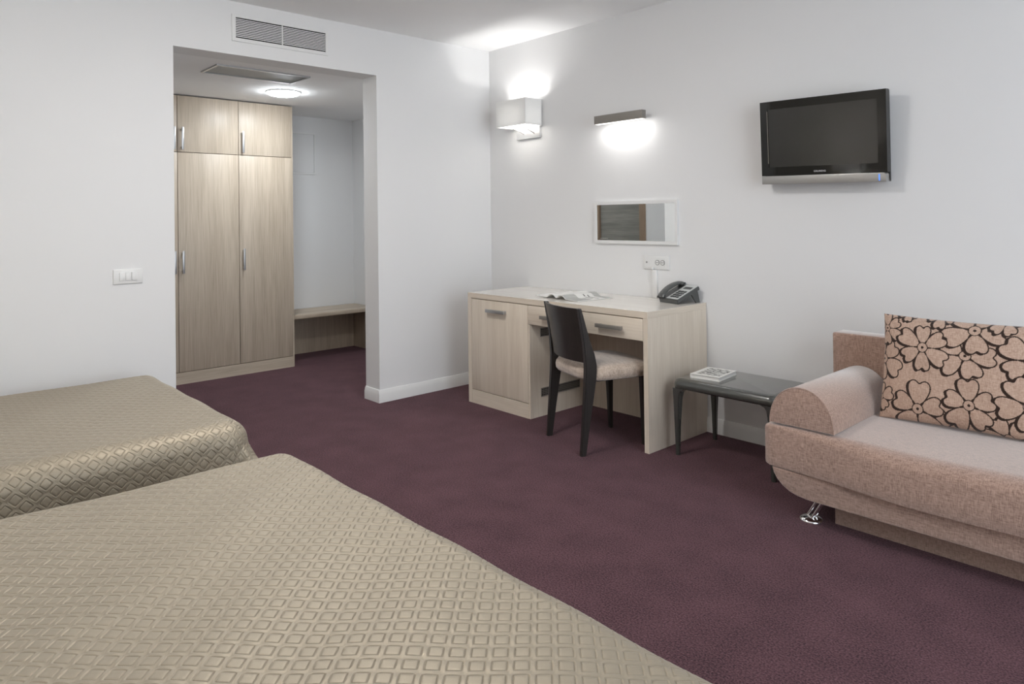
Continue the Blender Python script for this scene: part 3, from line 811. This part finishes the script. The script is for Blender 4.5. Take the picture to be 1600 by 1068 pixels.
# seat: front edge softens and sags away from the end
bm = bmesh.new(); rings = []
NX = 90
for i in range(NX + 1):
    u = i / NX
    if i == 0: x = SX0
    x = SX0 + (SX1 - SX0) * u
    dist = min(x - SX0, SX1 - x)
    soft = min(1.0, dist / 0.55); soft = soft * soft * (3 - 2 * soft)
    endr = 0.012 * max(0.0, 1 - dist / 0.02)
    r = 0.018 + 0.055 * soft
    yf = -0.852 - 0.022 * soft + endr
    zt = 0.391 + 0.008 * soft - 0.6 * endr + 0.003 * math.sin(x * 9)
    zb = 0.216 - 0.012 * soft + 0.004 * math.sin(x * 7.0) * soft + 0.3 * endr
    ring = [(x, -0.13, zb + 0.004), (x, -0.60, 0.2165), (x, yf + 0.02, zb), (x, yf + 0.004, zb + 0.004), (x, yf, zb + 0.018), (x, yf - 0.004 * soft, zb + 0.055)]
    n = 8
    for k in range(n + 1):
        a = math.pi / 2 * k / n
        ring.append((x, yf + r - r * math.cos(a), zt - 0.012 * soft - r * 0.85 + r * 0.85 * math.sin(a)))
    ring += [(x, yf + r + 0.10, zt - 0.006 * soft), (x, -0.50, zt), (x, -0.13, zt - 0.004)]
    rings.append(ring)
loft(bm, rings); link('seat', bm, 'sofa', sf, smooth_angle=50)
# backrest
bm = bmesh.new(); box(bm, 2.748, mx(2.748), -0.232, -0.118, 0.3975, 0.698, bev=0.010, seg=3)
link('backrest', bm, 'sofa', sf)
# bolster arms
for side in (0, 1):
    prof = []
    for k in range(25):
        a = math.pi * k / 24
        prof.append((2.881 - 0.131 * math.cos(a), 0.398 + 0.160 * math.sin(a) ** 0.92))
    if side: prof = [(mx(x), z) for x, z in prof]
    bm = bmesh.new(); prism(bm, prof, 1, -0.846, -0.236, bev=0.005, seg=2)
    arm = link('arm', bm, 'sofa', sf, smooth_angle=40)
    pts = [(p[0] - 0.0005, -0.845, p[1]) for p in prof]
    bm = bmesh.new(); tube(bm, [(2.881 + (p[0] - (2.881 if not side else mx(2.881))) * 1.0 if not side else p[0], -0.8445, p[1]) for p in prof], 0.0028, 6)
    link('piping', bm, 'sofa', arm)
# chrome feet
for (fx, sg) in ((2.873, 1), (mx(2.873), -1)):
    ft = bpy.data.objects.new('foot', None); COL.objects.link(ft); ft.parent = sf; ft.location = Vector((fx, -0.748, 0)) - sf.location
    bm = bmesh.new(); lathe(bm, [(0, 0), (0.046, 0), (0.046, 0.004), (0.043, 0.009), (0.034, 0.013), (0.016, 0.016), (0, 0.0165)], (0, 0, 0), 32)
    link('foot_plate', bm, 'chrome', ft, local=True, smooth_angle=50)
    for k, (ax, ay) in enumerate(((-0.016, 0.006), (0.010, -0.012), (0.012, 0.014))):
        bm = bmesh.new(); tube(bm, [(ax, ay, 0.0145), (ax + sg * 0.055, ay + 0.012, 0.1155)], 0.0058, 12)
        link('foot_tube', bm, 'chrome', ft, local=True)

# ------------------------------------------------------------------ floral cushion
def petal_inside(px, py, fl):
    cx, cy, R, n, rot, asp = fl
    dx, dy = (px - cx) / asp, py - cy
    r = np.hypot(dx, dy); th = np.arctan2(dy, dx) - rot
    sec = 2 * np.pi / n
    k = np.floor(th / sec + 0.5)
    ph_ = th - k * sec
    # every petal a little different
    kk = np.mod(k, n)
    Rk = R * (1 + 0.10 * np.sin(kk * 2.3 + rot * 5 + cx * 40))
    psi = np.clip(np.abs(ph_) / (sec / 2 * 0.955), 0, 1)
    Rp = Rk * np.sqrt(np.clip(1 - psi ** 4.0, 0, 1)) * (1 - 0.14 * np.exp(-(psi / 0.22) ** 2))
    rin = R * 0.22
    # petals narrow towards the heart
    wid = np.clip((r - R * 0.06) / (R * 0.34), 0, 1) ** 0.50
    ok = psi < wid
    return (r < Rp) & (r > rin) & ok

def flower_print(px, py):
    val = np.zeros(px.shape, np.float32)
    FL = [(0.615, 0.40, 0.090, 5, 0.3, 1.0), (0.64, 0.02, 0.09, 5, 1.0, 1.0), (0.46, -0.005, 0.080, 5, 0.8, 1.0), (0.235, -0.02, 0.085, 5, 1.3, 1.0),
          (0.000, 0.085, 0.060, 5, 0.35, 0.8), (0.005, 0.245, 0.088, 5, 0.75, 0.85), (0.018, 0.375, 0.062, 6, 0.55, 0.9),
          (0.320, 0.295, 0.088, 5, 0.05, 1.1), (0.345, 0.402, 0.092, 5, -0.15, 1.1),
          (0.535, 0.300, 0.098, 5, 2.5, 1.0), (0.535, 0.130, 0.100, 5, 2.1, 1.0),
          (0.155, 0.055, 0.100, 5, 1.52, 0.95), (0.338, 0.100, 0.095, 5, 1.62, 0.95), (0.165, 0.310, 0.092, 6, 0.55, 0.95), (0.44, 0.445, 0.05, 5, 0.2, 1.0), (0.22, 0.455, 0.05, 5, 0.9, 1.0), (0.10, 0.452, 0.035, 5, 0.9, 1.0)]
    for fl in FL:
        cx, cy, R, n, rot, asp = fl
        R *= 1.08; fl = (cx, cy, R, n, rot, asp)
        box_ = (np.abs(px - cx) < R * 1.35) & (np.abs(py - cy) < R * 1.35)
        idx = np.nonzero(box_)
        if len(idx[0]) == 0: continue
        qx, qy = px[idx], py[idx]
        inside = petal_inside(qx, qy, fl)
        dark = np.zeros(qx.shape, bool)
        for a in np.arange(12) * (2 * np.pi / 12):
            for rad in (0.0026, 0.0050):
                dark |= petal_inside(qx + rad * np.cos(a), qy + rad * np.sin(a), fl)
        for k in (0.4, 0.7, 1.0):          # printed drop outline, heavier on one side
            dark |= petal_inside(qx + 0.0080 * k, qy + 0.0095 * k, fl) | petal_inside(qx + 0.011 * k, qy + 0.001 * k, fl)
        rr_ = np.hypot((qx - cx) / asp, qy - cy)
        dark |= rr_ < R * 0.235
        v = val[idx]
        v[dark] = 1.0; v[inside] = 0.0
        heart = (rr_ < R * 0.185)
        v[heart] = 0.0
        v[rr_ < R * 0.055] = 1.0
        val[idx] = v
    return val

def cushion():
    W, H, T = 0.63, 0.435, 0.150
    nx, ny = 420, 290
    us = np.linspace(-1, 1, nx); vs = np.linspace(-1, 1, ny)
    U, V = np.meshgrid(us, vs)
    # pincushion outline
    X = U * W / 2 * (1 - 0.035 * (1 - V * V) * 1.0) ; Z = V * H / 2 * (1 - 0.045 * (1 - U * U))
    puff = ((1 - np.abs(U) ** 2.6) * (1 - np.abs(V) ** 2.4)).clip(0) ** 0.50
    wr_ = 0.004 * np.sin(U * 7 + V * 3) * np.sin(V * 5 - U * 2) * puff
    Yf = -T / 2 * puff + wr_
    pr = flower_print(((U + 1) / 2 * W).astype(np.float64), ((V + 1) / 2 * H).astype(np.float64))
    # back side, coarser
    bx, by = 60, 42
    ub = np.linspace(1, -1, bx); vb = np.linspace(-1, 1, by); UB, VB = np.meshgrid(ub, vb)
    XB = UB * W / 2 * (1 - 0.035 * (1 - VB * VB)); ZB = VB * H / 2 * (1 - 0.045 * (1 - UB * UB))
    YB = T / 2 * 0.80 * ((1 - np.abs(UB) ** 2.6) * (1 - np.abs(VB) ** 2.4)).clip(0) ** 0.5
    v1 = np.stack([X, Yf, Z + H / 2], -1).reshape(-1, 3); v2 = np.stack([XB, YB, ZB + H / 2], -1).reshape(-1, 3)
    def quads(nx, ny, off):
        i = np.arange(nx - 1)[None, :] + np.arange(ny - 1)[:, None] * nx
        i = i.reshape(-1) + off
        return np.stack([i, i + 1, i + 1 + nx, i + nx], -1)
    q = np.concatenate([quads(nx, ny, 0), quads(bx, by, len(v1))])
    co = np.concatenate([v1, v2])
    me = make_mesh('cushion', co, q)
    at = me.attributes.new('print', 'FLOAT', 'POINT')
    at.data.foreach_set('value', np.concatenate([pr.reshape(-1), np.zeros(len(v2), np.float32)]).astype(np.float32))
    return me

def make_mesh(name, co, quads):
    me = bpy.data.meshes.new(name)
    me.vertices.add(len(co)); me.vertices.foreach_set('co', co.astype(np.float32).reshape(-1))
    me.loops.add(len(quads) * 4); me.loops.foreach_set('vertex_index', quads.astype(np.int32).reshape(-1))
    me.polygons.add(len(quads)); me.polygons.foreach_set('loop_start', (np.arange(len(quads)) * 4).astype(np.int32))
    try: me.polygons.foreach_set('loop_total', np.full(len(quads), 4, np.int32))
    except Exception: pass
    me.update(calc_edges=True); me.validate()
    return me

cme = cushion()
cu_o = link_me('floral_cushion', cme, 'cushion', None, local=True, smooth_angle=60)
cu_o.location = (3.352, -0.445, 0.399); cu_o.rotation_euler = (math.radians(-11), 0, math.radians(2))
tag(cu_o, 'beige cushion with dark brown flower print leaning on the sofa back', 'cushion')

# ------------------------------------------------------------------ beds and quilted bedspreads
PITCH = 0.055
def quilt(name, x0, x1, yh, yf, h, label, seed=0):
    rho = 0.085
    D = h - 0.035 + 0.02           # how far the cover hangs
    ix0, ix1, iyf = x0 + rho, x1 - rho, yf - rho
    # one diamond cell in lattice units, concentric rounded squares
    ringd = [1.0, 0.86, 0.75, 0.69, 0.63, 0.55, 0.28]
    cell = []
    for d_ in ringd:
        n = 16
        for k in range(n):
            side, f = divmod(k, 4); f = f / 4.0 * 2 - 1
            p = [(f, -1), (1, f), (-f, 1), (-1, -f)][side]
            x, y = p
            if 0.4 < d_ < 0.9:          # round the inner diamond's corners
                m = max(abs(x), abs(y)); rad = math.hypot(x, y)
                lim = 1.38
                if rad > lim: x, y = x * lim / rad, y * lim / rad
            cell.append((x * d_ / 2, y * d_ / 2, d_, abs(p[0]) * abs(p[1])))
    cell.append((0, 0, 0.0, 0))
    cell = np.array(cell)
    hmap = {1.0: 0.0010, 0.86: 0.0012, 0.75: 0.0008, 0.69: -0.0026, 0.63: 0.0004, 0.55: 0.0008, 0.28: 0.0009, 0.0: 0.0009}
    hcell = np.array([hmap[round(c, 2)] for c in cell[:, 2]])
    hcell = hcell - 0.0030 * ((cell[:, 2] == 1.0) & (cell[:, 3] > 0.9))
    hcell = hcell - 0.0012 * ((np.abs(cell[:, 2] - 0.86) < .01) & (cell[:, 3] > 0.9))
    faces = []
    for r in range(len(ringd) - 1):
        for k in range(16):
            a = r * 16 + k; b = r * 16 + (k + 1) % 16
            faces.append((a, b, b + 16, a + 16))
    c0 = 16 * len(ringd)
    for k in range(0, 16, 2):
        a = (len(ringd) - 1) * 16
        faces.append((a + k, a + (k + 1) % 16, a + (k + 2) % 16, c0))
    faces = np.array(faces)
    smin, smax, tmin, tmax = x0 - D, x1 + D, yh, yf + D
    cells = []
    pmin, pmax = int((smin + tmin) / PITCH) - 1, int((smax + tmax) / PITCH) + 1
    qmin, qmax = int((smin - tmax) / PITCH) - 1, int((smax - tmin) / PITCH) + 1
    P_, Q_ = np.meshgrid(np.arange(pmin, pmax + 1), np.arange(qmin, qmax + 1))
    P_ = P_.reshape(-1) + 0.5; Q_ = Q_.reshape(-1) + 0.5
    S = (P_ + Q_) * PITCH / 2; Tt = (P_ - Q_) * PITCH / 2
    ok = (S > smin - .03) & (S < smax + .03) & (Tt > tmin - 0.03) & (Tt < tmax + .03)
    ea = np.maximum(np.maximum(S - ix1, ix0 - S), 0); eb = np.maximum(Tt - iyf, 0)
    ok &= np.hypot(ea, eb) < D + rho * 0.6 + 0.03
    P_, Q_ = P_[ok], Q_[ok]
    nc = len(P_)
    pp = P_[:, None] + cell[None, :, 0]; qq = Q_[:, None] + cell[None, :, 1]
    s = ((pp + qq) * PITCH / 2).reshape(-1); t = ((pp - qq) * PITCH / 2).reshape(-1)
    hh_ = np.tile(hcell, nc)
    fc = (faces[None] + (np.arange(nc) * len(cell))[:, None, None]).reshape(-1, 4)
    key = np.round(np.stack([s, t], -1) * 20000).astype(np.int64)
    kk = key[:, 0] * 10000019 + key[:, 1]
    _, ui, inv = np.unique(kk, return_index=True, return_inverse=True)
    s, t, hh_ = s[ui], t[ui], hh_[ui]; fc = inv.reshape(-1)[fc]
    t = np.maximum(t, yh)
    sgn = np.where(s > ix1, 1.0, np.where(s < ix0, -1.0, 0.0))
    a = np.where(s > ix1, s - ix1, np.where(s < ix0, ix0 - s, 0.0)); b = np.maximum(t - iyf, 0.0)
    d_ = np.hypot(a, b); Dmax = D + rho * 0.57 - 0.02
    clamped = d_ > Dmax
    dc = np.minimum(d_, Dmax)
    ca = np.where(d_ > 1e-9, a / np.maximum(d_, 1e-9), 0.0); cb = np.where(d_ > 1e-9, b / np.maximum(d_, 1e-9), 0.0)
    ang = np.minimum(dc / rho, math.pi / 2)
    rest = np.maximum(dc - rho * math.pi / 2, 0.0)
    corner = (2 * ca * cb) ** 2
    slope = 0.06 + 0.40 * corner
    out = rho * np.sin(ang) + rest * slope
    down = rho * (1 - np.cos(ang)) + rest * (1 - 0.10 * corner)
    # hanging folds
    along = np.where(cb > ca, s, t)
    fold = rest / max(D, 1e-3)
    out = out + fold * (0.020 * np.sin(along * 9 + seed) + 0.010 * np.sin(along * 23 + 2 * seed)) * (1 - corner)
    ph_ = np.arctan2(cb, ca + 1e-12)
    out = out + corner * rest * 0.22 * np.sin(ph_ * 12 + 0.6 + seed)
    ex = np.where(sgn > 0, ix1, np.where(sgn < 0, ix0, s)); ey = np.where(b > 0, iyf, t)
    # soft mattress top
    und = 0.0035 * np.sin(s * 6 + 1.3 + seed) * np.sin(t * 5 + .4) + 0.002 * np.sin(s * 17 + t * 11)
    nx_, ny_, nz_ = sgn * ca * np.sin(ang), cb * np.sin(ang), np.cos(ang)
    x = ex + sgn * ca * out + nx_ * hh_; y = ey + cb * out + ny_ * hh_
    edge = np.exp(-np.minimum(np.minimum(np.abs(s - x0), np.abs(x1 - s)), np.abs(yf - t)) / 0.05)
    z = h - down + nz_ * hh_ + und * (1 - fold) - 0.004 * edge * (d_ < 1e-9)
    z = np.maximum(z, 0.012)
    keep = ~(clamped[fc].all(axis=1)) & ~((t[fc] <= yh + 1e-9).all(axis=1))
    fc = fc[keep]
    used = np.unique(fc); remap = np.full(len(x), -1); remap[used] = np.arange(len(used))
    co = np.stack([x, y, z], -1)[used]
    base = Vector(((x0 + x1) / 2, (yh + yf) / 2, 0))
    me = make_mesh(name, co - np.array(base), remap[fc][:, ::-1])
    bmn = sum(p.normal.z for p in list(me.polygons)[:200])
    if bmn < 0: me.flip_normals()
    o = link_me(name, me, 'satin', None, local=True, smooth_angle=None)
    for p in me.polygons: p.use_smooth = True
    o.location = base
    tag(o, label, 'bedspread', 'quilted bedspreads on the two beds')
    return o

BH = 0.48
def bed(name, x0, x1, yh, yf, label):
    t = thing(name, ((x0 + x1) / 2, (yh + yf) / 2, 0), label, 'bed', 'beds under the quilted covers')
    part('base', 'bed_base', t, (x0 + 0.05, x1 - 0.05, yh + 0.02, yf - 0.05, 0.06, 0.25), bev=0.01)
    part('mattress', 'mattress', t, (x0 + 0.03, x1 - 0.03, yh + 0.02, yf - 0.03, 0.252, BH - 0.030), bev=0.03)
    for xx in (x0 + 0.10, x1 - 0.16):
        for yy in (yh + 0.06, yf - 0.16):
            part('leg', 'black_mt', t, (xx, xx + 0.06, yy, yy + 0.06, 0, 0.0595))
    part('headboard', 'oak_h', t, (x0 - 0.02, x1 + 0.02, yh - 0.05, yh - 0.005, 0.10, 0.88), bev=0.004)
FOOT = -2.548
bed('bed', 0.265, 1.435, -4.68, FOOT, 'narrow bed hidden under the quilted bedspread next to the wall with the opening')
bed('bed', 1.900, 3.760, -4.68, FOOT - 0.01, 'wide bed hidden under the nearest quilted bedspread')
quilt('bedspread', 0.215, 1.480, -4.66, FOOT + 0.045, BH, 'taupe diamond-quilted bedspread on the farther bed, by the light switch wall', 0.7)
quilt('bedspread', 1.850, 3.800, -4.66, FOOT + 0.026, BH, 'taupe diamond-quilted bedspread on the nearest bed, filling the foreground', 2.1)
